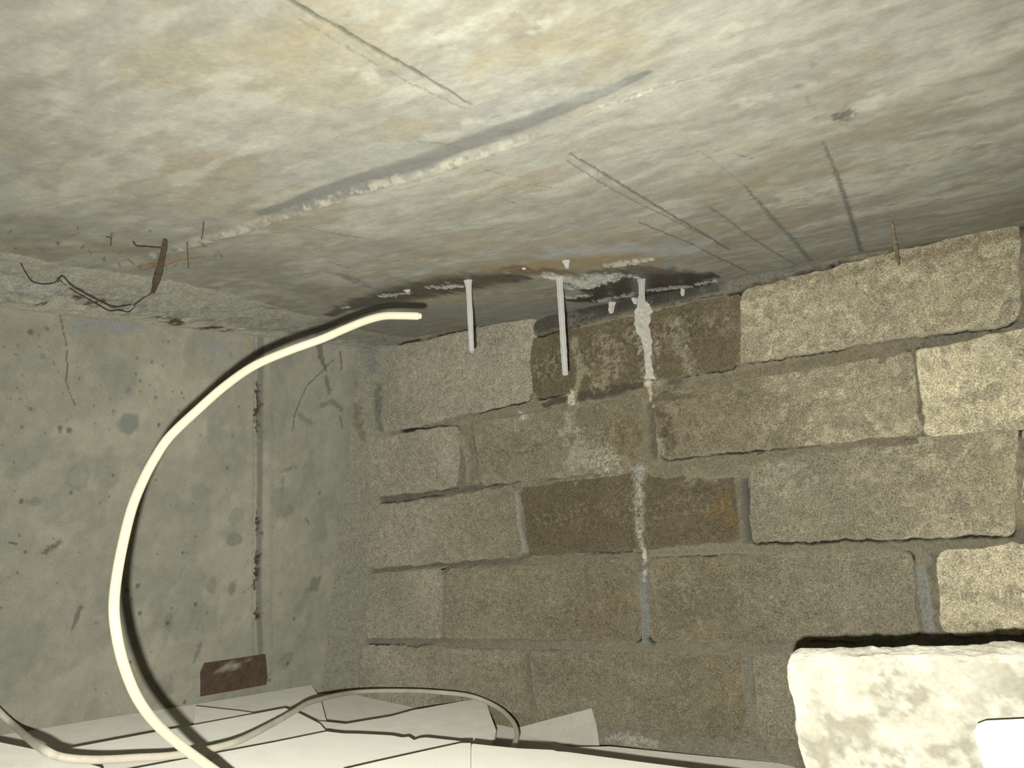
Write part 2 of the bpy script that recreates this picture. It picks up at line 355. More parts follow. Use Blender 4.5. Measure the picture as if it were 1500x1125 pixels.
# formwork seam: a recessed strip with rusty pockets and a raised hair edge
sm = pt.stroke(L([(383, 478), (381, 600), (380, 760), (380, 900), (383, 985)]), [3.6, 3.4, 3.3, 3.3, 3.3], .06, 120, .25)
c = lerp(c, (.19, .187, .158), sm * .85); h -= sm * .0018
edge = pt.stroke(L([(399, 490), (399, 600), (397, 760), (397, 900), (398, 985)]), 1.0, .3, 200, .6); h += edge * .0012
e2 = pt.stroke(L([(372, 480), (371, 600), (370, 760), (370, 960)]), .6, .3, 200, .6, .2); h -= e2 * .0006; c = lerp(c, (.17, .165, .13), e2 * .5)
c = lerp(c, (.15, .13, .09), pt.stroke(L([(400, 560), (400, 700), (398, 800), (398, 960)]), .7, .5, 400, .6, .52, 117) * .75)
for pts in ([(378, 566), (380, 590), (377, 612)], [(377, 755), (379, 778)], [(378, 812), (379, 835), (375, 858)], [(378, 893), (380, 905)], [(378, 622), (379, 632)]):
    m = pt.stroke(L(pts), 3.4, .9, 330, .5, .34, 119); c = lerp(c, (.055, .034, .020), m * .95); h -= m * .002
# patches, pits and streaks
def left_blob(a, rx, ry, rgb, k=.8, warp=.35, dep=0, seed=5, ring=0):
    global c, h
    q = L([a])[0]; m = pt.blob(q, rx, ry, warp, 170, .25, seed); c = lerp(c, rgb, m * k); h -= m * dep
    if ring:
        m2 = np.clip(pt.blob(q, rx * 1.12, ry * 1.1, warp, 170, .2, seed) - m, 0, 1); c = lerp(c, (.10, .10, .085), m2 * ring)
left_blob((188, 620), 8, 6.5, (.195, .205, .19), .85, .3, .0005, 121, .5)
left_blob((115, 697), 7.5, 8.5, (.235, .24, .215), .6, .35, .0003, 122, .6)
left_blob((52, 735), 4, 2.8, (.19, .20, .19), .8, .4, 0, 123, .3)
left_blob((461, 855), 8.5, 7.5, (.185, .18, .145), .8, .5, .0008, 124, .3)
left_blob((421, 967), 6.5, 6, (.21, .21, .175), .6, .5, .0004, 125, .5)
left_blob((420, 749), 5.5, 4.6, (.22, .22, .185), .6, .4, .0004, 126, .4)
left_blob((188, 570), 2.6, 2.8, (.19, .19, .165), .7, .4, 0, 127)
left_blob((345, 757), 7, 6, (.25, .25, .21), .6, .6, 0, 128, .35)
left_blob((342, 790), 9, 6.5, (.21, .205, .165), .7, .6, .001, 129)
left_blob((341, 860), 4.5, 7, (.19, .19, .16), .7, .6, .0006, 130)
left_blob((310, 855), 4, 8, (.21, .20, .165), .6, .7, .0004, 131)
left_blob((248, 910), 3.5, 7, (.20, .20, .17), .6, .6, 0, 132)
left_blob((360, 908), 8, 6, (.36, .36, .31), .6, .7, 0, 133)
for pts, mm, rgb, k in [([(65, 808), (78, 800), (86, 793)], 2.6, (.12, .105, .065), .85), ([(105, 922), (112, 905), (118, 890)], [1.5, 2.8, 2], (.13, .125, .105), .8),
                        ([(15, 795), (24, 797)], .8, (.09, .08, .06), .9), ([(285, 968), (293, 945)], 2.5, (.17, .165, .14), .7),
                        ([(85, 440), (91, 480), (97, 502), (98, 540), (96, 560), (102, 575), (109, 592)], .6, (.09, .085, .065), .85),
                        ([(488, 527), (470, 545), (450, 564), (438, 590), (430, 612), (428, 632)], .7, (.06, .058, .05), .9),
                        ([(465, 490), (470, 520), (476, 540)], [6, 5, 3], (.12, .118, .10), .8), ([(478, 555), (482, 575)], [4, 3], (.13, .128, .11), .75),
                        ([(498, 515), (500, 540)], 1.4, (.10, .09, .07), .8), ([(470, 595), (485, 588), (500, 600)], [3, 4, 3], (.15, .147, .12), .7),
                        ([(440, 610), (455, 620)], [4, 4], (.18, .178, .15), .6), ([(498, 610), (501, 625)], 2.4, (.15, .145, .12), .7),
                        ([(413, 690), (435, 683)], 2.4, (.19, .187, .155), .7), ([(412, 730), (414, 700)], 2, (.20, .197, .165), .6),
                        ([(490, 868), (496, 905), (500, 950)], [2.2, 3, 2.6], (.145, .145, .13), .85), ([(508, 720), (512, 740)], 2.5, (.17, .165, .14), .7),
                        ([(545, 512), (542, 545)], .6, (.10, .10, .085), .8), ([(448, 760), (452, 768)], 1.2, (.12, .11, .08), .8),
                        ([(520, 560), (528, 590), (537, 620)], [3.5, 6, 5], (.175, .148, .105), .85), ([(527, 600), (533, 650)], [4, 3], (.16, .14, .10), .6),
                        ([(505, 700), (512, 800), (520, 900)], [3, 4, 3], (.235, .232, .195), .6), ([(528, 780), (515, 850)], 1, (.15, .145, .12), .6)]:
    c = lerp(c, rgb, pt.stroke(L(pts), mm, .6, 300, .6, .25, 140 + int(pts[0][0]) % 37) * k)
c = lerp(c, (.22, .222, .195), pt.stroke(L([(530, 520), (515, 640), (505, 760), (500, 900), (495, 990)]), [20, 14, 14, 16, 16], .5, 60, .9, 0, 118) * .5)  # flash falloff into the brick corner, put into the wall colour
c = lerp(c, (.36, .27, .15), pt.stroke(L([(358, 485), (366, 510), (367, 545)]), [3, 4, 1.5], .8, 200, .7, .4, 136) * .5)
c = lerp(c, (.34, .22, .08), pt.blob(L([(5, 425)])[0], 4, 4, .6, 200, .4) * .7)
rs = np.random.RandomState(8)
for k in range(170):
    u, v = rs.rand() * 540, 470 + rs.rand() * 560; r = .35 + rs.rand() ** 3 * 1.6
    left_blob((u, v), r, r, (.10, .095, .075) if rs.rand() < .7 else (.20, .20, .17), .75, .4, .0006, 200 + k)
for k in range(60):
    u, v = 20 + rs.rand() * 330, 480 + rs.rand() * 160; r = .4 + rs.rand() * .8
    left_blob((u, v), r, r, (.13, .13, .11), .7, .6, .0004, 400 + k)
for k in range(12):
    u, v = rs.rand() * 400, 500 + rs.rand() * 400
    left_blob((u, v), 3, 2.2, (.36, .27, .17), .35, .8, 0, 500 + k)
V = np.stack([wallx(z) + h, y, z], -1).reshape(-1, 3)
left_o = tag(obj('wall_left', V, quads(len(zs), len(ys), flip=True), M_LEFT, colr=c), kind='structure')

# ------------------------------------------------------------------ rough slurry cove where the soffit meets the left wall
us = np.linspace(0, 1, 30); yy = np.arange(.10, .606, .0013)
u, y = np.meshgrid(us, yy)
ct = sorted([(lambda q: (q[1], q[0]))(on_soffit(*a)) for a in [(-90, 345), (0, 366), (90, 384), (160, 394), (235, 402), (330, 428), (400, 446), (480, 468), (545, 486)]])
cw = sorted([(lambda q: (q[1], q[2]))(on_left(*a)) for a in [(-150, 405), (0, 434), (100, 450), (200, 463), (330, 480), (400, 487), (480, 499), (545, 510)]])
xt = np.interp(yy, [q[0] for q in ct], [q[1] for q in ct])[:, None]; zb = np.minimum(np.interp(yy, [q[0] for q in cw], [q[1] for q in cw]), .128)[:, None]
px = xt * (1 - u) + wallx(zb) * u; pz = soff(xt) * (1 - u) + zb * u
bul = np.sin(u * math.pi) ** .7
amp = (fbm(px, y, 55, 301, 4) - .40) * .014 + (fbm(px, y, 240, 302, 4) - .5) * .0055
top_y = [.10, .194, .26, .33, .42, .50, .60]
out = bul * (np.interp(yy, top_y, [.001, .001, .001, .001, .0006, .0006, .0006])[:, None] + amp * np.interp(yy, top_y, [.8, .8, .7, .6, .45, .4, .3])[:, None])
nx, nz = .35, -.93
edgew = (fbm(y, u * 0, 120, 303, 3) - .5) * .006
px = px + out * nx + edgew * (1 - u); pz = pz + out * nz
pz[:, 0] = soff(px[:, 0]) + .004; px[:, -1] = wallx(pz[:, -1]) - .004
c = np.ones(u.shape + (3,)) * np.array([.20, .198, .162]); g = fbm(px, y, 70, 304, 4)
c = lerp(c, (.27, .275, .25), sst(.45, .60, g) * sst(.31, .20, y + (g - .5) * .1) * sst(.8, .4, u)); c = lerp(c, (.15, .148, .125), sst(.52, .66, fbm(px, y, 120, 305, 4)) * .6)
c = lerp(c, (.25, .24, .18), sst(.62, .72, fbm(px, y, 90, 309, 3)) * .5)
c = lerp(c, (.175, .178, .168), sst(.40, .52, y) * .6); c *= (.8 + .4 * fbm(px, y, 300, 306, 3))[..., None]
ed = fbm(px, y, 140, 310, 3) * .5
c = lerp(c, np.array((.292, .285, .224)), sst(.55, .85, u + ed - .25) * .95); c = lerp(c, np.array((.20, .195, .155)), sst(.35, .08, u - ed + .2) * .9)
pt = Paint(y, u * .05)
def cove_at(a): q = on_left(a[0], a[1]); return (q[1], a[2] * .05)
for a, r in [((228, 450, .78), 5), ((243, 452, .84), 4), ((293, 460, .86), 5), ((300, 464, .80), 3), ((325, 468, .90), 3.4), ((60, 405, .6), 2), ((35, 418, .8), 2.4), ((200, 446, .74), 3), ((85, 412, .62), 4)]:
    m = pt.blob(cove_at(a), r * 1.3, r, 1.1, 420, .5); c = lerp(c, (.05, .032, .020), m * .92)
V = np.stack([px, y, pz], -1).reshape(-1, 3)
trim_o = tag(obj('trim_1', V, quads(len(yy), len(us)), M_MORTAR, colr=c), kind='structure')

# ------------------------------------------------------------------ block wall: bricks laid in a mortar bed
T = {  # base colours
 'grey': (.335, .310, .240), 'tan': (.355, .317, .225), 'pale': (.60, .545, .385), 'brown': (.150, .124, .078), 'mid': (.225, .195, .130), 'dull': (.265, .240, .172), 'pale2': (.45, .41, .29)}
BR = [  # corners TL TR BR BL seen in the photograph, colour left, colour right, corner radius mm, proud mm
 ([(572, 507), (783, 462), (778, 585), (564, 635)], 'grey', 'grey', 9, .5),
 ([(769, 498), (1083, 427), (1081, 538), (781, 585)], 'brown', 'brown', 10, 0),
 ([(1087, 425), (1497, 321), (1494, 470), (1082, 533)], 'tan', 'tan', 9, 1.5),
 ([(1506, 319), (1960, 202), (1960, 410), (1503, 469)], 'tan', 'tan', 9, 0),
 ([(534, 643), (672, 622), (669, 715), (538, 728)], 'grey', 'grey', 11, .5),
 ([(692, 618), (936, 581), (940, 687), (702, 711)], 'dull', 'mid', 6, 0),
 ([(961, 577), (1336, 512), (1351, 638), (966, 673)], 'mid', 'tan', 8, 1.0),
 ([(1341, 512), (1800, 428), (1800, 600), (1357, 641)], 'pale', 'pale', 7, .5),
 ([(530, 745), (753, 712), (766, 816), (535, 834)], 'grey', 'dull', 9, .5),
 ([(760, 715), (1075, 673), (1083, 795), (775, 816)], 'brown', 'brown', 8, 0),
 ([(1097, 668), (1493, 626), (1488, 784), (1099, 795)], 'dull', 'tan', 7, .5),
 ([(1503, 625), (1950, 575), (1950, 770), (1500, 784)], 'pale', 'pale', 7, 0),
 ([(536, 842), (644, 834), (646, 936), (533, 936)], 'grey', 'grey', 7, 0),
 ([(652, 836), (929, 820), (936, 941), (647, 936)], 'dull', 'mid', 7, .3),
 ([(951, 820), (1335, 806), (1346, 938), (951, 943)], 'mid', 'dull', 9, .2),
 ([(1369, 806), (1830, 778), (1840, 928), (1380, 933)], 'pale', 'pale', 11, 1.2),
 ([(528, 946), (763, 955), (776, 1046), (522, 1046)], 'grey', 'dull', 7, 0),
 ([(773, 955), (1088, 963), (1103, 1086), (786, 1058)], 'dull', 'mid', 7, 0),
 ([(1099, 962), (1520, 955), (1530, 1100), (1113, 1086)], 'dull', 'tan', 7, 0),
 ([(524, 1060), (650, 1066), (655, 1170), (520, 1170)], 'dull', 'dull', 7, -2),
 ([(662, 1066), (930, 1100), (940, 1200), (665, 1170)], 'dull', 'dull', 7, -3),
]
# mortar sheet
xs = np.concatenate([np.arange(-.575, .10, .00095), np.arange(.10, .44, .006)]); zs = np.arange(-.285, .142, .00095)
x, z = np.meshgrid(xs, zs); pt = Paint(x, z)
def rect_sdf(x, z, Q, rad):
    """distance to a rounded quad (negative inside), metres"""
    d = np.full(x.shape, -9.0)
    ins = []
    for k in range(4):
        (ax, ay), (bx, by) = Q[k], Q[(k + 1) % 4]; l = math.hypot(bx - ax, by - ay)
        ins.append(((x - ax) * (by - ay) - (z - ay) * (bx - ax)) / l * -1)
    # Q runs TL,TR,BR,BL (clockwise): positive = outside
    ax_ = np.maximum(ins[0], ins[2]); bx_ = np.maximum(ins[1], ins[3])
    qa, qb = ax_ + rad, bx_ + rad
    return np.hypot(np.maximum(qa, 0), np.maximum(qb, 0)) + np.minimum(np.maximum(qa, qb), 0) - rad
def grow(Q, g):
    c0 = np.mean(np.array(Q), 0); return [tuple(np.array(q) + np.sign(np.array(q) - c0) * g) for q in Q]
WQ = [grow(W(b[0]), .0011) for b in BR]
def ragged_(x, z): return (fbm(x, z, 70, 501, 3) - .5) * .0036 + (fbm(x, z, 330, 502, 3) - .5) * .0018 + .0004
sd = np.full(x.shape, 9.0)
for Q, b in zip(WQ, BR):
    sd = np.minimum(sd, rect_sdf(x, z, Q, b[3] * .001))
sd = sd + ragged_(x, z)
hgt = np.full(x.shape, -.0022) + (fbm(x, z, 70, 503, 4) - .5) * .0022 + (fbm(x, z, 350, 504, 2) - .5) * .0008
gap = sst(-.0008, .0003, sd) * (1 - sst(.0003, .0016, sd)); hgt -= gap * .004 * sst(.40, .55, fbm(x, z, 45, 505, 3))
c = np.ones(x.shape + (3,)) * np.array([.235, .208, .145])
c = lerp(c, (.185, .172, .13), sst(.45, .62, fbm(x, z, 40, 506, 4)) * .7); c *= (.85 + .3 * fbm(x, z, 180, 507, 3))[..., None]
def recess(pts, mm, dep, rgb=None, k=.6, warp=.25):
    global hgt, c
    m = pt.stroke(W(pts), mm, warp, 200, .45); hgt -= m * dep
    if rgb: c = lerp(c, rgb, m * k)
def smear(pts, mm, up, rgb=(.235, .207, .142), k=.8, warp=.6, seed=9):
    global hgt, c, cover
    m = pt.stroke(W(pts), mm, warp, 110, .5, 0, seed); hgt = hgt * (1 - m) + (up + (fbm(x, z, 90, 508, 3) - .5) * .0012) * m
    c = lerp(c, rgb, m * k); cover = np.maximum(cover, m)
cover = np.zeros(x.shape)
DK = (.115, .11, .09)  # shade inside the deep joints, put into the mortar colour
recess([(536, 735), (600, 727), (690, 716), (750, 707)], [4.2, 5, 3.6, 2.2], .010, DK)
recess([(536, 838), (620, 833), (700, 826), (772, 818)], [3.6, 4.4, 5, 5], .014, (.135, .128, .102))
recess([(550, 941), (585, 940), (640, 940)], [3, 3, 1], .007, (.21, .205, .17))
recess([(800, 703), (850, 694), (884, 688)], [2, 4, 4.5], .010, DK)
recess([(1088, 702), (1092, 745), (1095, 792)], [3.5, 4.5, 3.8], .018, (.105, .104, .092), .9)
recess([(950, 595), (952, 630), (955, 668)], [4.2, 4.8, 4.4], .009, (.10, .092, .07))
recess([(1343, 520), (1351, 580), (1356, 632)], 1.2, .005)
recess([(1350, 835), (1356, 880), (1362, 932)], [3.6, 4, 3.6], .004, (.265, .265, .24), .9)
recess([(1375, 484), (1500, 470)], 3.5, .008, (.20, .195, .165))
recess([(1400, 648), (1500, 636)], 3.0, .008, (.20, .195, .165))
# smeared and flush mortar
smear([(685, 614), (730, 602), (785, 592), (830, 584), (870, 574)], [2.2, 4.2, 5, 5, 4], .0012, (.235, .205, .142), .8, .6, 9)
smear([(800, 592), (850, 580), (900, 570), (940, 566)], [3.5, 6, 7, 5], .0005, (.085, .072, .050), .9, .8, 10)
smear([(675, 642), (684, 668), (686, 700)], [4.5, 4.8, 4.0], .0006, (.30, .268, .20), .8, .4, 11)
smear([(985, 572), (1060, 556), (1150, 538), (1260, 522), (1335, 506)], [3, 7, 6.5, 7, 5], .0008, (.225, .19, .128), .85, .6, 12)
smear([(1255, 522), (1290, 522), (1310, 515)], [5, 9, 4], .0008, (.235, .20, .14), .8, .6, 13)
smear([(955, 690), (1010, 686), (1060, 675), (1150, 664), (1250, 652), (1345, 646)], [8, 9, 10, 6, 5, 4], .0010, (.225, .195, .132), .85, .6, 14)
smear([(1010, 690), (1060, 690), (1085, 695)], [7, 8, 5], .0012, (.235, .207, .142), .8, .5, 15)
smear([(757, 722), (761, 770), (768, 806)], [2.6, 2.8, 3.6], .0004, (.33, .325, .28), .85, .3, 16)
smear([(765, 823), (850, 818), (935, 813)], [4.5, 4, 4], .0002, (.215, .19, .135), .8, .4, 17)
smear([(925, 826), (938, 836)], 5, .0006, (.235, .205, .145), .8, .5, 18)
smear([(948, 812), (1050, 806), (1200, 802), (1330, 800), (1420, 796), (1470, 792)], [3.6, 4, 5, 6, 6, 4], .0002, (.245, .218, .152), .85, .4, 19)
smear([(1340, 812), (1352, 822)], 7, .0002, (.265, .24, .17), .8, .4, 20)
smear([(943, 842), (945, 890), (946, 938)], [3.6, 4.6, 5], -.0002, (.235, .245, .235), .85, .3, 21)
smear([(640, 945), (760, 946), (900, 948), (1060, 952), (1160, 952)], [3, 4, 5, 5.4, 5], 0, (.232, .21, .152), .8, .3, 22)
smear([(648, 842), (647, 890), (645, 932)], 2.4, -.0012, (.30, .28, .215), .8, .4, 25)
smear([(800, 1085), (900, 1082), (1000, 1092), (1100, 1100), (1160, 1108)], [14, 12, 9, 8, 8], .0006, (.25, .232, .178), .7, .5, 23)
smear([(1092, 968), (1094, 1020), (1096, 1085)], 4, -.0006, (.25, .24, .19), .7, .4, 24)
smear([(790, 478), (830, 462), (880, 448), (930, 436), (1000, 424), (1060, 414), (1150, 398), (1210, 388)], [9, 13, 15, 14, 11, 6, 5, 3], -.0006, (.075, .070, .058), .95, .2, 26)
smear([(1030, 422), (1080, 412), (1150, 400), (1230, 384)], [4, 6, 5, 3], -.0004, (.215, .205, .17), .85, .3, 27)
smear([(660, 600), (720, 590), (790, 480)], .1, 0)
# hairline shrinkage cracks: shallow grooves along bed joints, the dark of their depth painted in
def crack(pts, mm=.65, dep=.006, brk=.18, seed=60):
    global hgt, c
    m = pt.stroke(W(pts), max(mm * 5, 3.5), .3, 160, .7, brk, seed) * (1 - sst(mm * .0011, mm * .0011 + .0009, np.abs(sd - .0003))); hgt -= m * .0042; c = lerp(c, (.016, .015, .012), m * .95)
crack([(572, 510), (620, 492), (680, 481), (740, 466), (786, 464)], .9)
crack([(774, 499), (817, 481), (858, 468), (890, 461), (925, 450)], .8)
crack([(945, 444), (982, 440), (1030, 430), (1062, 424), (1082, 436)], .8)
crack([(1088, 432), (1130, 420), (1180, 410), (1240, 396), (1300, 384), (1360, 366), (1420, 352), (1500, 327)], 1.9, .012, .04)
crack([(786, 466), (830, 455), (848, 446), (870, 440), (900, 432)], .6)
crack([(590, 631), (610, 629), (668, 626), (684, 614), (730, 598), (785, 586), (850, 568)], .8)
crack([(1000, 556), (1060, 545), (1085, 536), (1170, 524), (1260, 512)], .6, .005, .35)
crack([(1330, 508), (1400, 490), (1500, 470)], .8)
crack([(950, 674), (975, 672), (1050, 664), (1110, 660), (1200, 648)], .7)
crack([(1330, 648), (1400, 642), (1500, 634)], .7)
crack([(540, 738), (600, 730), (690, 714), (760, 702)], .6, .006, .3)
crack([(860, 816), (930, 812), (950, 815)], .6, .005, .3); crack([(1100, 794), (1180, 796), (1300, 790), (1400, 786), (1490, 784)], .8, .006)
crack([(960, 822), (1040, 818), (1080, 816)], .6, .005, .3)
crack([(1240, 818), (1330, 812), (1345, 826)], .5, .004, .3); crack([(900, 829), (914, 830), (925, 840)], .6)
crack([(540, 946), (600, 945), (680, 948)], .6); crack([(935, 942), (955, 939)], .9)
crack([(800, 957), (900, 962), (1000, 966), (1090, 968)], .5, .004, .35)
crack([(694, 640), (698, 662), (704, 684)], .5)

# left edge: fillet trowelled into the corner
dl = x - wallx(z); fil = np.clip(1 - (dl + (fbm(x, z, 60, 512, 3) - .5) * .010) / .034, 0, 1)
hgt = np.where(dl < .06, np.maximum(hgt, -.004 + fil ** 2 * .026), hgt)
c = lerp(c, (.32, .312, .245), sst(.0, .25, fil))
c = lerp(c, (.21, .175, .125), pt.stroke(W([(528, 570), (537, 600), (541, 640)]), [4, 6, 3], .8, 200, .6, .2, 515) * .7)
c = lerp(c, (.16, .155, .135), pt.stroke(W([(558, 565), (556, 600), (557, 630)]), [4, 5, 4], .5, 200, .7, 0, 516) * .7)
c = lerp(c, (.23, .235, .225), pt.stroke(W([(555, 512), (552, 545)]), [7, 6], .5, 100, .8, 0, 517) * .7)

# stains shared by bricks and mortar
def stains(x, z, c):
    p = Paint(x, z); w = np.zeros(x.shape)
    def s(pts, mm, rgb, k, warp=.7, ws=170, soft=.8, brk=.0, seed=3):
        return lerp(c, rgb, p.stroke(W(pts), mm, warp, ws, soft, brk, seed) * k)
    # damp brown
    c = s([(820, 520), (900, 505), (960, 500), (1050, 480)], [14, 20, 20, 14], (.125, .10, .062), .45, .8, 60, .9, .35, 601)
    c = s([(760, 650), (720, 670), (740, 695)], [14, 16, 8], (.20, .165, .105), .5, .8, 80, .9, .3, 602)
    c = s([(905, 650), (925, 620), (930, 670)], [10, 10, 8], (.175, .135, .08), .7, .8, 90, .8, .3, 603)
    c = s([(975, 630), (985, 650), (968, 600)], [9, 9, 6], (.115, .088, .052), .85, .8, 110, .7, .35, 604)
    c = s([(990, 560), (960, 585), (1010, 580)], [6, 6, 4], (.12, .10, .065), .7, .8, 120, .7, .3, 605)
    c = s([(790, 760), (850, 750), (910, 760)], [16, 20, 14], (.135, .108, .066), .5, .7, 60, .9, .3, 606)
    c = s([(1040, 750), (1065, 735), (1078, 770)], [9, 9, 6], (.205, .138, .052), .75, .8, 130, .9, .32, 607)
    c = s([(900, 890), (905, 860), (915, 910)], [5, 5, 4], (.26, .185, .085), .5, .9, 200, .8, .45, 608)
    c = s([(850, 860), (880, 900), (800, 900)], [18, 22, 16], (.185, .152, .095), .6, .7, 60, .9, .3, 609)
    c = s([(980, 850), (990, 900), (1060, 880), (1040, 850)], [14, 16, 16, 12], (.175, .147, .098), .6, .7, 60, .9, .35, 610)
    c = s([(760, 980), (850, 1000), (980, 1020)], [14, 18, 16], (.19, .165, .112), .5, .7, 60, .9, .3, 611)
    # pale salts
    c = s([(941, 443), (938, 480), (947, 515), (951, 552)], [9, 9, 7, 8], (.42, .40, .33), .85, .9, 320, .7, .46, 619)
    c = s([(960, 500), (965, 520)], [4, 3], (.40, .36, .27), .8, .9, 320, .7, .45, 618)
    c = s([(835, 610), (850, 650), (835, 690)], [12, 16, 12], (.36, .345, .28), .9, .8, 130, .9, .30, 620)
    c = s([(870, 680), (900, 675), (885, 660)], [11, 11, 8], (.46, .43, .34), .85, .9, 330, .7, .47, 621)
    c = s([(840, 500), (850, 540), (842, 580)], [5, 5, 4], (.34, .31, .21), .8, .6, 120, .7, .2, 622)
    c = s([(838, 576), (838, 592)], [5, 3], (.62, .58, .45), .9, .8, 300, .6, .35, 623)
    c = s([(880, 500), (905, 530), (885, 560), (860, 540)], [11, 14, 12, 8], (.36, .31, .215), .7, .9, 220, .8, .45, 624)
    c = s([(990, 480), (1000, 510), (1010, 540)], [8, 9, 8], (.33, .295, .21), .7, .8, 160, .9, .35, 625)
    c = s([(1075, 490), (1062, 440)], [6, 5], (.25, .22, .145), .4, .8, 160, .9, .35, 626)
    c = s([(937, 688), (936, 740), (938, 790), (941, 806)], [7, 6.5, 6.5, 3], (.46, .44, .365), .85, .7, 260, 1.0, .36, 627)
    c = s([(948, 558), (952, 580), (950, 596)], [3, 2, 1.5], (.62, .56, .41), .85, .8, 300, .7, .3, 628)
    c = s([(943, 806), (944, 830), (943, 850)], [2, 1.8, 1.5], (.60, .60, .52), .7, .8, 300, .7, .35, 629)
    c = s([(962, 640), (963, 664)], [3, 3], (.36, .36, .33), .6, .8, 260, .7, .3, 630)
    c = s([(770, 612), (762, 608)], [3, 3], (.62, .60, .52), .7, .9, 300, .6, .45, 631)
    c = s([(925, 690), (938, 700)], [8, 7], (.32, .32, .28), .6, .8, 200, .8, .4, 632)
    c = s([(1005, 705), (1020, 690), (1060, 700)], [7, 7, 5], (.30, .27, .19), .5, .8, 120, .8, .3, 633)
    c = s([(1110, 700), (1160, 690), (1140, 720), (1220, 700)], [8, 9, 8, 8], (.40, .375, .29), .6, .8, 130, .9, .42, 634)
    c = s([(960, 842), (1000, 850), (1010, 830)], [6, 7, 6], (.30, .275, .205), .5, .8, 130, .9, .4, 635)
    c = s([(1180, 450), (1130, 490), (1200, 470)], [14, 12, 14], (.42, .38, .265), .6, .8, 90, .9, .4, 636)
    c = s([(1320, 440), (1400, 420), (1470, 390)], [16, 24, 22], (.42, .375, .25), .55, .8, 70, .9, .35, 637)
    c = s([(1100, 420), (1240, 400), (1360, 372), (1500, 340)], [4, 5, 6, 7], (.25, .205, .13), .6, .7, 120, .8, .3, 638)
    c = s([(1270, 590), (1310, 560), (1330, 600)], [14, 16, 12], (.40, .36, .245), .55, .8, 90, .9, .35, 639)
    c = s([(1420, 720), (1470, 690), (1480, 750)], [18, 20, 18], (.42, .37, .235), .5, .8, 80, .9, .35, 640)
    c = s([(890, 1080), (930, 1085), (960, 1092)], [8, 9, 6], (.50, .49, .42), .55, .8, 300, .7, .45, 641)
    c = s([(1350, 588), (1345, 605)], [1.5, 2], (.12, .10, .065), .7, .6, 300, .6, 0, 642)
    c = s([(898, 432), (897, 450)], [4, 3.5], (.42, .41, .36), .5, .8, 300, .7, .2, 643)
    c = s([(830, 470), (860, 462)], [6, 7], (.24, .235, .205), .5, .8, 200, .8, .4, 644)
    for pts, mm, k, sd_ in [([(790, 540), (900, 500), (1060, 470)], [14, 22, 18], .55, 660), ([(720, 660), (830, 640), (930, 630)], [16, 22, 18], .5, 661), ([(800, 760), (920, 750), (1050, 740)], [16, 18, 16], .32, 662), ([(700, 890), (850, 880), (1000, 880), (1200, 870)], 20, .25, 663)]:
        mk = p.stroke(W(pts), mm, .4, 60, .8, 0, sd_)
        if mk.any(): c = lerp(c, (.34, .30, .21), mk * sst(.54, .66, fbm(x, z, 420, sd_, 4)) * k); c = lerp(c, (.085, .068, .042), mk * sst(.55, .68, fbm(x, z, 380, sd_ + 20, 4)) * k * .8)
    dark = p.stroke(W([(850, 452), (930, 436), (1010, 422), (1050, 414)]), [8, 13, 12, 6], .5, 110, .7, 0, 650)
    c = lerp(c, (.045, .041, .034), dark * .8); w = np.maximum(w, dark * .7)
    return c, w
c, wet = stains(x, z, c)
inside = (sd < -.0105) & (cover < .02)
hgt = np.where((sd < -.006) & (cover < .02), np.minimum(hgt, -.006), hgt)
keep = ~(inside[:-1, :-1] & inside[1:, :-1] & inside[:-1, 1:] & inside[1:, 1:])
V = np.stack([x, YB - hgt, z], -1).reshape(-1, 3)
Vk, Fk, ck, wk = compact(V, quads(len(zs), len(xs), keep), c.reshape(-1, 3), wet.reshape(-1))
wall_back = tag(obj('wall_back', Vk, Fk, M_MORTAR, colr=ck, wet=wk), kind='structure')

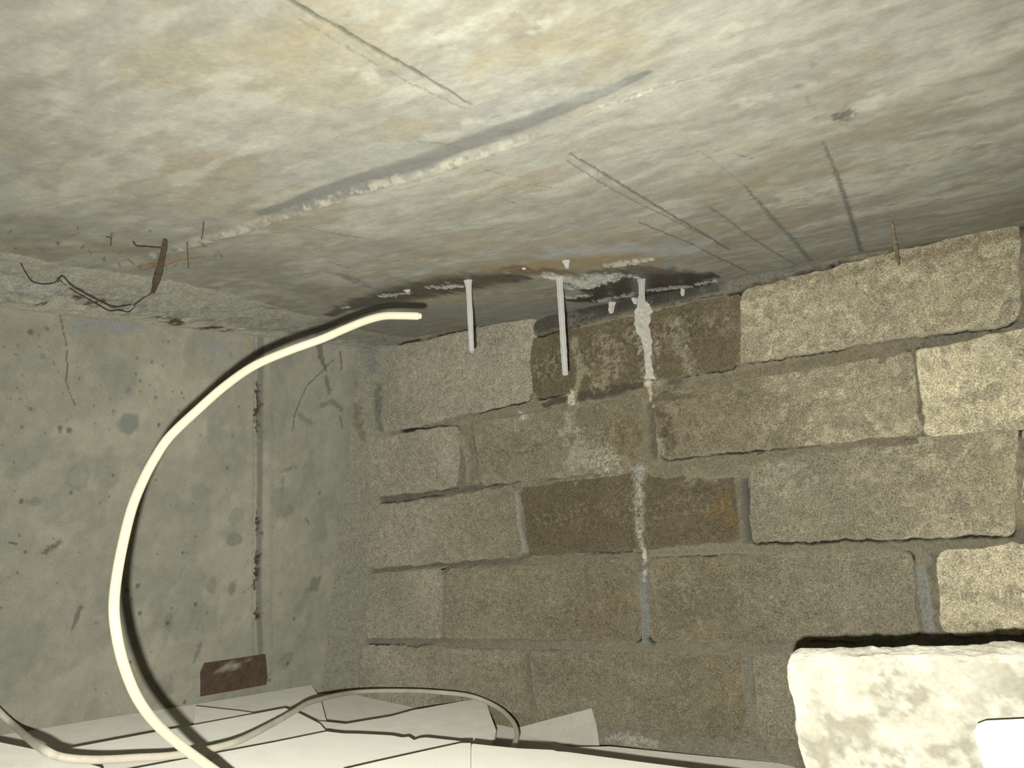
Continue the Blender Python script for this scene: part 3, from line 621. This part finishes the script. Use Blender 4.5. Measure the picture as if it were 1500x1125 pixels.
# bricks
for bi, (b, Q) in enumerate(zip(BR, WQ)):
    (q0, q1, q2, q3) = [np.array(q) for q in Q]; rad = b[3] * .001
    Lm = (np.linalg.norm(q1 - q0) + np.linalg.norm(q2 - q3)) / 2; Hm = (np.linalg.norm(q3 - q0) + np.linalg.norm(q2 - q1)) / 2
    vis = min(a[0] for a in b[0]) < 1500
    step = .00115 if vis and bi not in (3, 11) else .003
    def knots(n):                                    # closer at the ends so the rounded edge is smooth
        return np.linspace(0, 1, n)
    s = knots(max(8, int(Lm / step))); t = knots(max(8, int(Hm / step)))
    ss, tt = np.meshgrid(s, t)
    X = (q0[0] * (1 - ss) + q1[0] * ss) * (1 - tt) + (q3[0] * (1 - ss) + q2[0] * ss) * tt
    Z = (q0[1] * (1 - ss) + q1[1] * ss) * (1 - tt) + (q3[1] * (1 - ss) + q2[1] * ss) * tt
    d = rect_sdf(X, Z, Q, rad)
    e = .0004                                        # pull the square corners in to the rounded outline
    gx = (rect_sdf(X + e, Z, Q, rad) - rect_sdf(X - e, Z, Q, rad)) / (2 * e); gz = (rect_sdf(X, Z + e, Q, rad) - rect_sdf(X, Z - e, Q, rad)) / (2 * e)
    gn = np.hypot(gx, gz) + 1e-6; dd = np.maximum(d, 0) + .0006
    ragged = ragged_(X, Z)
    near_e = sst(-.008, 0, d)
    X = X - gx / gn * (np.maximum(d, 0) + near_e * ragged); Z = Z - gz / gn * (np.maximum(d, 0) + near_e * ragged)
    re = .0045; k = np.clip(1 + np.minimum(d, 0) / re, 0, 1)
    Y = YB - b[4] * .001 + re * (1 - np.sqrt(np.maximum(1 - k ** 2.2, 0))) * (.8 + .6 * fbm(X, Z, 90, 740 + bi, 2))
    Y -= (fbm(X, Z, 45, 760 + bi, 4) - .5) * .0022 + (fbm(X, Z, 420, 780 + bi, 2) - .5) * .0008
    ca, cb = np.array(T[b[1]]), np.array(T[b[2]]); mixv = sst(.15, .9, ss + (fbm(X, Z, 40, 790, 3) - .5) * .4)[..., None]
    c = ca * (1 - mixv) + cb * mixv
    g1 = fbm(X, Z, 30, 800 + bi, 4); g2 = fbm(X, Z, 190, 820 + bi, 4)
    c = c * (.86 + .28 * g1)[..., None] * (.80 + .40 * g2)[..., None]
    if b[1] in ('tan', 'pale') or b[2] in ('tan', 'pale'):   # light cement paste worn off in patches
        c = lerp(c, np.array(T['pale']) * 1.0, sst(.52, .60, fbm(X, Z, 150, 840 + bi, 4)) * .45 * (mixv[..., 0] if b[1] not in ('tan', 'pale') else 1))
        c = lerp(c, (.29, .26, .185), sst(.56, .64, fbm(X, Z, 120, 860 + bi, 4)) * .5)
    c, w = stains(X, Z, c)
    pad = lambda A: np.pad(A, 1, mode='edge')
    Yp = pad(Y); Yp[0] = Yp[-1] = YB + .05; Yp[:, 0] = YB + .05; Yp[:, -1] = YB + .05
    Xp, Zp = pad(X), pad(Z); cp = np.pad(c, ((1, 1), (1, 1), (0, 0)), mode='edge'); wp = pad(w)
    obj('brick', np.stack([Xp, Yp, Zp], -1).reshape(-1, 3), quads(Xp.shape[0], Xp.shape[1], flip=True), M_BLOCK, wall_back, colr=cp, wet=wp)

# ------------------------------------------------------------------ ceiling-panel bed below
xs = np.linspace(-.66, .5, 30); ys = np.linspace(-.1, .64, 20); x, y = np.meshgrid(xs, ys)
tag(obj('floor', np.stack([x, y, floorz(x, y) - .010], -1).reshape(-1, 3), quads(20, 30), M_BOARD_D), kind='structure')

# ================================================================== THINGS
# ------------------------------------------------------------------ cut ceiling boards
def board(pts, h, label, m, thick=.007, tx=0, ty=0, rot=None):
    top = [on_panels(a[0], a[1], h, tx, ty) if len(a) == 2 else on_panels(a[0], a[1], h, tx, ty) + np.array([0, 0, a[2]]) for a in pts]
    top = np.array(top); n = len(top); nrm = np.cross(top[1] - top[0], top[-1] - top[0]); nrm /= np.linalg.norm(nrm)
    if nrm[2] < 0: nrm = -nrm
    cen = top.mean(0); bev = .0008
    inn = top + (cen - top) / np.linalg.norm(cen - top, axis=1)[:, None] * bev
    rings = [inn, top - nrm * bev, top - nrm * (thick - bev), inn - nrm * thick]
    V = np.vstack(rings); Fs = [tuple(range(n))]
    for r in range(3):
        Fs += [(r * n + k, r * n + (k + 1) % n, (r + 1) * n + (k + 1) % n, (r + 1) * n + k) for k in range(n)]
    Fs.append(tuple(range(3 * n, 4 * n))[::-1])
    o = obj('ceiling_board', V, Fs, m, smooth=False)
    tag(o, label, 'board', 'cut ceiling boards')
    return at_origin(o)
def jag(a, b, n, amp, seed):
    rs = np.random.RandomState(seed); t = np.linspace(0, 1, n)[1:-1]
    return [(a[0] + (b[0] - a[0]) * k, a[1] + (b[1] - a[1]) * k + rs.randn() * amp) for k in t]
board([(-60, 1085), (0, 1076), (150, 1052), (300, 1029), (457, 1003), (470, 1023), (484, 1075), (200, 1135), (-60, 1150)], .001,
      'grey white ceiling board along the left concrete wall, its square corner under the rust plate', M_BOARD_D)
board([(286, 1034), (350, 1041), (422, 1051), (478, 1057), (560, 1066), (575, 1110), (280, 1120)], .009,
      'small grey ceiling board with a slanting edge in front of the corner of the leftmost board', M_BOARD_D)
board([(484, 1064), (572, 1049), (604, 1040), (676, 1027), (711, 1022), (718, 1044), (727, 1068), (720, 1092), (500, 1100)], .010,
      'pale ceiling board piece against the foot of the brick wall under the thin wire', M_BOARD_D)
board([(735, 1096), (893, 1093), (1020, 1106), (1165, 1120), (1165, 1140), (930, 1130), (735, 1125)], .006,
      'grey ceiling board strip lying along the foot of the brick wall', M_BOARD_D)
lean = [on_wall(u, v) + np.array([0, -d_, 0]) for u, v, d_ in [(733, 1071, .006), (762, 1063, .005), (869, 1035, .004), (876, 1050, .007), (893, 1092, .022), (735, 1099, .024)]]
n = len(lean); V = lean + [q + np.array([0, .003 if k in (4, 5) else .002, -.004]) for k, q in enumerate(lean)]
at_origin(tag(obj('ceiling_board', V, [tuple(range(n)), tuple(range(n, 2 * n))[::-1]] + [(k, n + k, n + (k + 1) % n, (k + 1) % n) for k in range(n)], M_BOARD_D, smooth=False),
    'ceiling board scrap leaning on the foot of the brick wall, its pointed corner up', 'board', 'cut ceiling boards'))
board([(100, 1096), (142, 1088), (237, 1070), (304, 1058), (418, 1037), (440, 1045), (470, 1060), (490, 1082), (200, 1180), (60, 1180)], .018,
      'middle grey white ceiling board under the bend of the thick cable', M_BOARD)
board([(140, 1137), (200, 1125), (290, 1108), (400, 1087), (478, 1071)] + jag((478, 1071), (575, 1077), 5, .8, 3) + [(575, 1077), (590, 1080), (600, 1079), (608, 1084), (616, 1081), (626, 1080), (680, 1086), (700, 1092), (690, 1200), (140, 1250)], .027,
      'pale ceiling board with a crumbled broken edge below the thin wire', M_BOARD)
board([(500, 1127), (560, 1113), (620, 1100), (676, 1088), (690, 1088), (690, 1260), (440, 1260)], .036,
      'bright white ceiling board with a slanting edge at the bottom middle', M_BOARD_B)
board([(691, 1089), (708, 1091), (760, 1096), (808, 1098), (815, 1100), (830, 1101), (940, 1116), (1050, 1130), (1160, 1145), (1150, 1260), (691, 1260)], .037,
      'bright white ceiling board in front of the turned up board at the bottom', M_BOARD_B)
board([(-50, 1079), (0, 1087), (60, 1099), (108, 1111), (150, 1124), (160, 1190), (-60, 1200)], .030,
      'dusty grey ceiling board in the lower left corner under the wire loop', M_BOARD_D)

# ------------------------------------------------------------------ whitish block and the board in front of it
rs = np.random.RandomState(2)
A = deep(1148, 972, .325); Bv = deep(1500, 962, .288); ex = Bv - A; ex[2] *= 1; ex /= np.linalg.norm(ex)
ez = A - deep(1158, 1125, .322); ez = ez - ex * (ez @ ex); ez /= np.linalg.norm(ez); ey = np.cross(ez, ex)
Ll, Dd = .19, .024; Hh = (A[2] - floorz(A[0] + .05, A[1])) - .001
rr = .005; dims = np.array([Ll, Dd, Hh]); V, Fs, Cc, o0 = [], [], [], 0
for ax3, side in [(a, b) for a in range(3) for b in (0, 1)]:
    i1, i2 = [k for k in range(3) if k != ax3]
    g1, g2 = np.meshgrid(np.linspace(0, dims[i1], max(5, int(dims[i1] / .0013))), np.linspace(0, dims[i2], max(5, int(dims[i2] / .0013))))
    p3 = np.zeros(g1.shape + (3,)); p3[..., i1] = g1; p3[..., i2] = g2; p3[..., ax3] = dims[ax3] * side
    q3 = np.clip(p3, rr, dims - rr); n3_ = p3 - q3; n3_ /= np.linalg.norm(n3_, axis=-1)[..., None]
    ua, ub = p3[..., 0] + p3[..., 1] * .37, p3[..., 2] + p3[..., 1] * .61
    am = rr + (fbm(ua, ub, 60, 901, 4) - .5) * .0040 + (fbm(ua, ub, 300, 902, 3) - .5) * .0014
    p3 = q3 + n3_ * am[..., None]
    V.append((A + p3[..., 0:1] * ex + p3[..., 1:2] * ey - p3[..., 2:3] * ez).reshape(-1, 3))
    c = np.ones(g1.shape + (3,)) * np.array([.42, .405, .335])
    c = lerp(c, (.25, .23, .175), sst(.50, .60, fbm(ua, ub, 75, 903, 4)) * .7); c = lerp(c, (.23, .205, .15), sst(.48, .60, fbm(ua, ub, 30, 904, 3)) * sst(.05, .10, ua) * .6)
    c = lerp(c, (.55, .54, .47), sst(.52, .60, fbm(ua, ub, 130, 905, 4)) * .5)
    Cc.append(c.reshape(-1, 3)); q = quads(*g1.shape); Fs.append(q + o0); o0 += g1.size
o = tag(obj('cement_block', np.vstack(V), np.vstack(Fs), M_WHITE, colr=np.vstack(Cc)), 'rough whitish plaster-crusted cement block close to the camera at lower right', 'block')
at_origin(o)
H0 = deep(1431, 1069, .270); H1 = deep(1560, 1063, .262); hx = (H1 - H0) / np.linalg.norm(H1 - H0); hz = np.array([0, 0, 1.]); hz -= hx * (hz @ hx); hz /= np.linalg.norm(hz); hy = np.cross(hz, hx)
hl, hh, ht = .10, H0[2] - floorz(H0[0] + .04, H0[1]) - .002, .009
out2 = [(0, .004), (.002, .001), (.005, 0), (hl - .003, 0), (hl, .003), (hl, hh), (.012, hh), (.007, hh * .7), (.004, hh * .45), (.002, .03)]
V = []
for dy, ins in ((0.0, .0008), (.0008, 0), (ht - .0008, 0), (ht, .0008)):
    for a, b in out2:
        a2_ = a + (ins if a < hl / 2 else -ins); b2_ = b + (ins if b < hh / 2 else -ins)
        V.append(H0 + hx * a2_ - hz * b2_ + hy * dy)
n = len(out2); Fs = [tuple(range(n)), tuple(range(3 * n, 4 * n))[::-1]]
for r in range(3): Fs += [(r * n + k, (r + 1) * n + k, (r + 1) * n + (k + 1) % n, r * n + (k + 1) % n) for k in range(n)]
at_origin(tag(obj('board_offcut', V, Fs, M_BOARD_B, smooth=False), 'smooth bright white offcut standing on edge before the whitish block', 'board'))

# ------------------------------------------------------------------ cables
cable = [(612, 463, .36), (590, 462.5, .358), (562, 463, .354), (535, 470, .350), (505, 482, .345), (470, 497, .34), (420, 515, .335), (372, 536, .328), (330, 565, .32),
         (290, 600, .312), (249, 639, .304), (227, 671, .299), (210, 703, .294), (194, 742, .288), (181, 792, .281), (171, 845, .274), (167, 890, .268), (171, 930, .266), (181, 973, .268),
         (200, 1020, .273), (226, 1057, .280), (262, 1090, .288), (305, 1122, .294), (350, 1152, .300), (420, 1190, .31)]
pc = [deep(*a) for a in cable]
cb = tag(bpy.data.objects.new('power_cable', None), 'thick cream cable arching free before the left concrete wall', 'cable'); col_.objects.link(cb)
cb.location = pc[-1]; bpy.context.view_layer.update()
def rel(pts, o): return [np.array(p_) - np.array(o.location) for p_ in pts]
tube('sheath', rel(pc, cb), .00182, M_CABLE, 16, 8, cb)
e0, e1 = np.array(pc[0]), np.array(pc[0]) - np.array(pc[1]); e1 /= np.linalg.norm(e1)
tube('cut_end', rel([e0 + e1 * .0003, e0 + e1 * .0012], cb), .00145, M_CABLE, 12, 2, cb)

def wire_pt(u, v, lift): return on_panels(u, v, lift)
wp = [deep(-30, 1010, .455), deep(0, 1044, .452), deep(25, 1067, .44)] + [wire_pt(u, v, l_) for u, v, l_ in
      [(58, 1094, .040), (90, 1109, .038), (140, 1113, .036), (200, 1110, .034), (250, 1107, .033), (300, 1099, .033), (350, 1085, .033), (400, 1060, .032), (430, 1043, .031), (460, 1027, .027)]] + [
      deep(520, 1014, .65), deep(585, 1012, .655), deep(640, 1014, .65), (deep(690, 1020, .645)), deep(728, 1036, .63), deep(750, 1056, .59), deep(757, 1075, .555), deep(752, 1094, .52),
      deep(742, 1118, .48), deep(733, 1145, .45)]
at_origin(tag(tube('thin_wire', wp, .0018, M_WIRE, 10, 8), 'thin beige grey wire looping over the ceiling boards along the bottom', 'wire'))

# ------------------------------------------------------------------ dripstones
def drip(px, widths, label, base_d, m=M_CALC):
    """px: image points from root to tip; the drip hangs from the soffit at the root and flares where it clings"""
    P = [deep(u, v, base_d) for u, v in px]; P = [P[0] + np.array([0, 0, .0030])] + P
    r = [w * .5 * base_d / F_PX for w in widths]
    return at_origin(tag(tube('stalactite', P, [r[0] * 1.1] + r, m, 14, 6, None, 1.0, .06, int(px[0][0])), label, 'stalactite', 'calcite drips at the leak'))
d1_ = on_soffit(685, 407) @ FW; d2_ = on_soffit(820, 401) @ FW; d3_ = on_soffit(938, 405) @ FW
drip([(685, 406), (685.3, 410), (686, 416), (686.7, 424), (688, 448), (689, 470), (690, 492), (691, 514)], [17, 13, 10, 8.4, 8.2, 8.2, 7.6, 7], 'slim pale straw stalactite, the leftmost of the hanging drips', d1_)
dr = deep(691, 513.5, d1_)
tube('water_drop', rel([dr + np.array([0, 0, -.0004]), dr + np.array([0, 0, -.0016])], bpy.data.objects['stalactite']), [.0016, .0012], mat('water_drop', (.30, .30, .26), rough=.08, grain=0, bump=0, spec=.6, mid=0, dr=0), 10, 4, bpy.data.objects['stalactite'])
drip([(820, 398), (820, 402), (820, 408), (820, 417), (822, 450), (824, 483), (826, 516), (828, 548)], [19, 14, 11, 9.6, 9.4, 9.2, 9, 8.4], 'longest straight white straw stalactite, hanging before the dark wet brick', d2_)
drip([(939, 401), (939, 405), (939.5, 410), (940, 417), (940, 425), (940, 433), (939, 440)], [26, 18, 12, 9.5, 9, 9, 13], 'short thick white stalactite that runs on into the white streak', d3_)
drip([(828, 374), (828.5, 377), (829, 381), (830, 387), (831, 392)], [27, 19, 12, 8, 5], 'stubby white drip standing alone above the longest stalactite', on_soffit(829, 376) @ FW)
drip([(767, 388), (767, 391), (768, 394)], [10, 8, 5], 'tiny white nub on the brown ceiling stain between the two straws', on_soffit(767, 388) @ FW)
drip([(595, 421), (597, 424), (598, 427)], [13, 10, 6], 'tiny white nub on the dark stain near the cable end', on_soffit(595, 421) @ FW)

# flow crusts clinging to the face of the wall
def crust(name, spine, label, thick=.0025, seed=1, wob=.055, m=M_CRUST):
    sp = np.array(spine, float)                      # v, left u, right u
    vv = np.linspace(sp[0, 0], sp[-1, 0], max(20, int(abs(sp[-1, 0] - sp[0, 0]) * .9)))
    l = np.interp(vv, sp[:, 0], sp[:, 1]); r = np.interp(vv, sp[:, 0], sp[:, 2])
    rs = np.random.RandomState(seed); sm_ = lambda: np.convolve(rs.randn(len(vv) + 6), [.1, .25, .4, .5, .4, .25, .1], 'valid') * .8 + rs.randn(len(vv)) * .16
    wd = r - l; l = l + sm_() * wd * wob; r = r + sm_() * wd * wob
    ts = np.linspace(0, 1, 25); G = np.zeros((len(vv), 25, 3))
    for i in range(len(vv)):
        for j, tj in enumerate(ts):
            G[i, j] = on_wall(l[i] + (r[i] - l[i]) * tj, vv[i])
    prof = np.sin(np.pi * ts)[None, :] ** .6 * np.clip(np.minimum(np.arange(len(vv)), len(vv) - 1 - np.arange(len(vv))) / 4.0, 0, 1)[:, None] ** .5
    h_ = prof * (thick * (.55 + .9 * fbm(G[..., 0], G[..., 2], 120, seed, 3)) + .0012 * fbm(G[..., 0], G[..., 2], 420, seed + 2, 3))
    G[..., 1] = YB + .0025 - h_ - prof * .0035
    top = G.reshape(-1, 3); bot = top.copy(); bot[:, 1] = YB + .006
    q = quads(len(vv), 25); nn = len(top); F2 = [q, q[:, ::-1] + nn]
    i = np.arange(nn).reshape(len(vv), 25); ring = np.concatenate([i[0], i[1:, -1], i[-1, -2::-1], i[-2:0:-1, 0]])
    nx_ = np.roll(ring, -1); F2.append(np.stack([ring, nx_, nx_ + nn, ring + nn], -1)[:, ::-1])
    return at_origin(tag(obj(name, np.vstack([top, bot]), np.vstack(F2), m), label, 'mineral crust', 'white flow crusts on the bricks'))
crust('flowstone', [(439, 936, 944), (446, 932, 952), (455, 929, 953), (471, 928, 952), (487, 932, 952), (498, 938, 956), (508, 941, 955), (523, 943, 954), (537, 945, 956), (550, 944, 959), (556, 938, 962)],
      'thick white flow streak running down the dark wet brick', .0026, 3)
crust('flowstone', [(424, 893, 908), (432, 890, 907), (440, 891, 904), (450, 892, 900), (460, 891, 898)], 'short white tongue on the dark mortar left of the white streak', .0036, 5)
crust('flowstone', [(424, 922, 934), (434, 924, 932), (446, 927, 934)], 'faint narrow grey white trickle just left of the short thick stalactite', .0030, 6)
crust('flowstone', [(416, 994, 1004), (424, 998, 1003), (434, 997, 1002)], 'little white trickle on black mortar right of the short thick stalactite', .0030, 7)
crust('flowstone', [(806, 941, 948), (812, 940, 948), (820, 941, 946)], 'small white calcite lump in the bed joint below the pale streak', .0016, 8)

# ------------------------------------------------------------------ debris caught along the soffit
bpy.context.view_layer.update()
def caught(u, v, off=.010):
    """a point hanging a little in front of whatever concrete surface lies behind it"""
    d = ray(u, v); d /= np.linalg.norm(d); hits = [h_[1] for h_ in (o_.ray_cast((0, 0, 0), d.tolist()) for o_ in (ceiling, left_o, trim_o)) if h_[0]]
    return d * (min(np.linalg.norm(np.array(h_)) for h_ in hits) - off)
s0 = caught(242, 352, .004)
mid = [caught(239, 370, .012), caught(234, 392, .020), caught(229, 410, .026)]; s1 = caught(224, 428, .026)
at_origin(tag(tube('wood_stick', [s0] + mid + [s1], [.0012, .0014, .0017, .0020, .0019, .0011], M_WOOD, 7, 4, None, .7, .12, 3), 'dark brown splintered stick hanging at the upper left cove', 'stick'))
w0 = on_soffit(206, 388); w1 = on_soffit(252, 376); w2 = on_soffit(300, 370)
dn = np.array([0, 0, -.0015])
at_origin(tag(tube('wood_sliver', [w0 + dn, w1 + dn, w2 + dn], [.0022, .0028, .0026, .0022, .0010], M_WOOD_L, 6, 5, None, .5, .15, 4), 'light brown flat wood sliver stuck to the ceiling behind the dark stick', 'stick'))
def strand(pts, r, label, name='root_strand', m=M_ROOT, jit=.25, grp='dry roots and strands'):
    r = np.array(r) * (.72 if m is M_ROOT else 1.0)
    return at_origin(tag(tube(name, pts, r, m, 6, 5, None, 1, jit, 5), label, 'strand', grp))
dd = .425
strand([caught(30, 385, .007), caught(38, 400, .007), caught(47, 412, .007), caught(62, 416, .007), caught(80, 414, .007), caught(85, 407, .007)], [.0003, .0005, .0006, .0005], 'dark curved strand at the far left end of the cove')
strand([caught(85, 413, .007), caught(91, 404, .007), caught(105, 418, .007), caught(122, 428, .007), caught(145, 440, .007), caught(165, 449, .007), caught(180, 448, .007), caught(192, 446, .007)], [.0005, .0007, .0008, .0009, .0007], 'upper dark strand sagging in an arc left of the dark stick')
strand([caught(87, 410, .007), caught(105, 424, .007), caught(122, 434, .007), caught(145, 447, .007), caught(160, 455, .007), caught(175, 454, .007), caught(188, 457, .007), caught(198, 449, .007)], [.0003, .0006, .0006, .0007, .0004], 'lower dark strand sagging in an arc left of the dark stick')
strand([caught(196, 447, .007), caught(208, 438, .007), caught(222, 429, .007), caught(226, 420, .007)], [.0007, .0005, .0006], 'short dark strand tying the arc to the foot of the dark stick')
strand([caught(195, 354, .007), caught(200, 360, .007), caught(214, 361, .007), caught(236, 363, .007)], [.0004, .0006, .0005], 'thin twiglet lying left from the top of the dark stick')
strand([caught(274, 355, .007), caught(275, 378, .007), caught(276, 392, .007)], .0003, 'hair-thin vertical fibre over the light brown sliver')
strand([caught(298, 325, .007), caught(297, 340, .007), caught(295, 350, .007)], [.0003, .0004], 'hair-thin vertical fibre above the tip of the light brown sliver')
strand([caught(155, 347, .007), caught(162, 349, .007), caught(162, 360, .007)], [.0003, .0004, .0003], 'tiny bent fibre on the ceiling far left of the dark stick')
t0 = on_soffit(1305, 318)
strand([t0, deep(1308, 335, t0 @ FW + .01), deep(1311, 356, .508), deep(1313, 366, .506), deep(1314, 378, .505), deep(1317, 388, .505)], [.0004, .0008, .0013, .0015, .0009, .0016, .0006], 'tan brown straw twig hanging at the right joint of ceiling and brick', 'dry_twig', M_TWIG, .35)
q0 = on_soffit(622, 273) + dn * .3; q1 = on_soffit(645, 271) + dn; q2 = on_soffit(665, 272) + dn
strand([q0, q1, q2], [.0004, .0006, .0006, .0004], 'small brown splinter stuck to the ledge in the ceiling', 'dry_twig', M_WOOD)
strand([on_soffit(560, 290) + dn * .3, on_soffit(590, 284) + dn * .6, on_soffit(622, 273) + dn * .3], [.0003, .0005, .0003], 'hair-thin brown root along the ledge left of the splinter', 'dry_twig', M_TWIG)

# ------------------------------------------------------------------ rusty plate cast into the left wall
P4 = [on_left(*a) for a in [(299, 971), (387, 958), (390, 992), (388, 1003), (293, 1020), (293, 985)]]
V = []; n = len(P4); cen = sum(P4) / n
for dx, ins in ((.0022, .03), (.0018, 0), (-.004, 0)):
    for q in P4: V.append(q + (cen - q) * ins + np.array([dx, 0, 0]))
Fs = [tuple(range(n))] + [(r * n + k, r * n + (k + 1) % n, (r + 1) * n + (k + 1) % n, (r + 1) * n + k) for r in range(2) for k in range(n)]
import bmesh
bm = bmesh.new(); vv_ = [bm.verts.new(q) for q in V]
for f_ in Fs: bm.faces.new([vv_[k] for k in f_])
bmesh.ops.recalc_face_normals(bm, faces=bm.faces)
bmesh.ops.triangulate(bm, faces=bm.faces)
bmesh.ops.subdivide_edges(bm, edges=bm.edges, cuts=9, use_grid_fill=True)
me = bpy.data.meshes.new('rust_plate'); bm.to_mesh(me); bm.free()
co = np.empty(len(me.vertices) * 3); me.vertices.foreach_get('co', co); co = co.reshape(-1, 3)
pt = Paint(co[:, 1], co[:, 2]); c = np.ones((len(co), 3)) * np.array([.095, .062, .045])
c *= (.7 + .6 * fbm(co[:, 1], co[:, 2], 200, 77, 4))[:, None]
c = lerp(c, (.33, .32, .27), pt.stroke(L([(322, 980), (345, 977)]), 3.5, .8, 260, .5, .2, 78) * .8)
c = lerp(c, (.33, .32, .27), pt.blob(L([(360, 967)])[0], 1.6, 1.4, .6, 300, .4) * .7)
at = me.attributes.new('Col', 'FLOAT_COLOR', 'POINT'); at.data.foreach_set('color', np.concatenate([c, np.ones((len(c), 1))], 1).ravel())
me.materials.append(M_RUST)
o = bpy.data.objects.new('rust_plate', me); col_.objects.link(o)
at_origin(tag(o, 'dark rusty steel plate set in the left concrete wall by the seam', 'plate'))
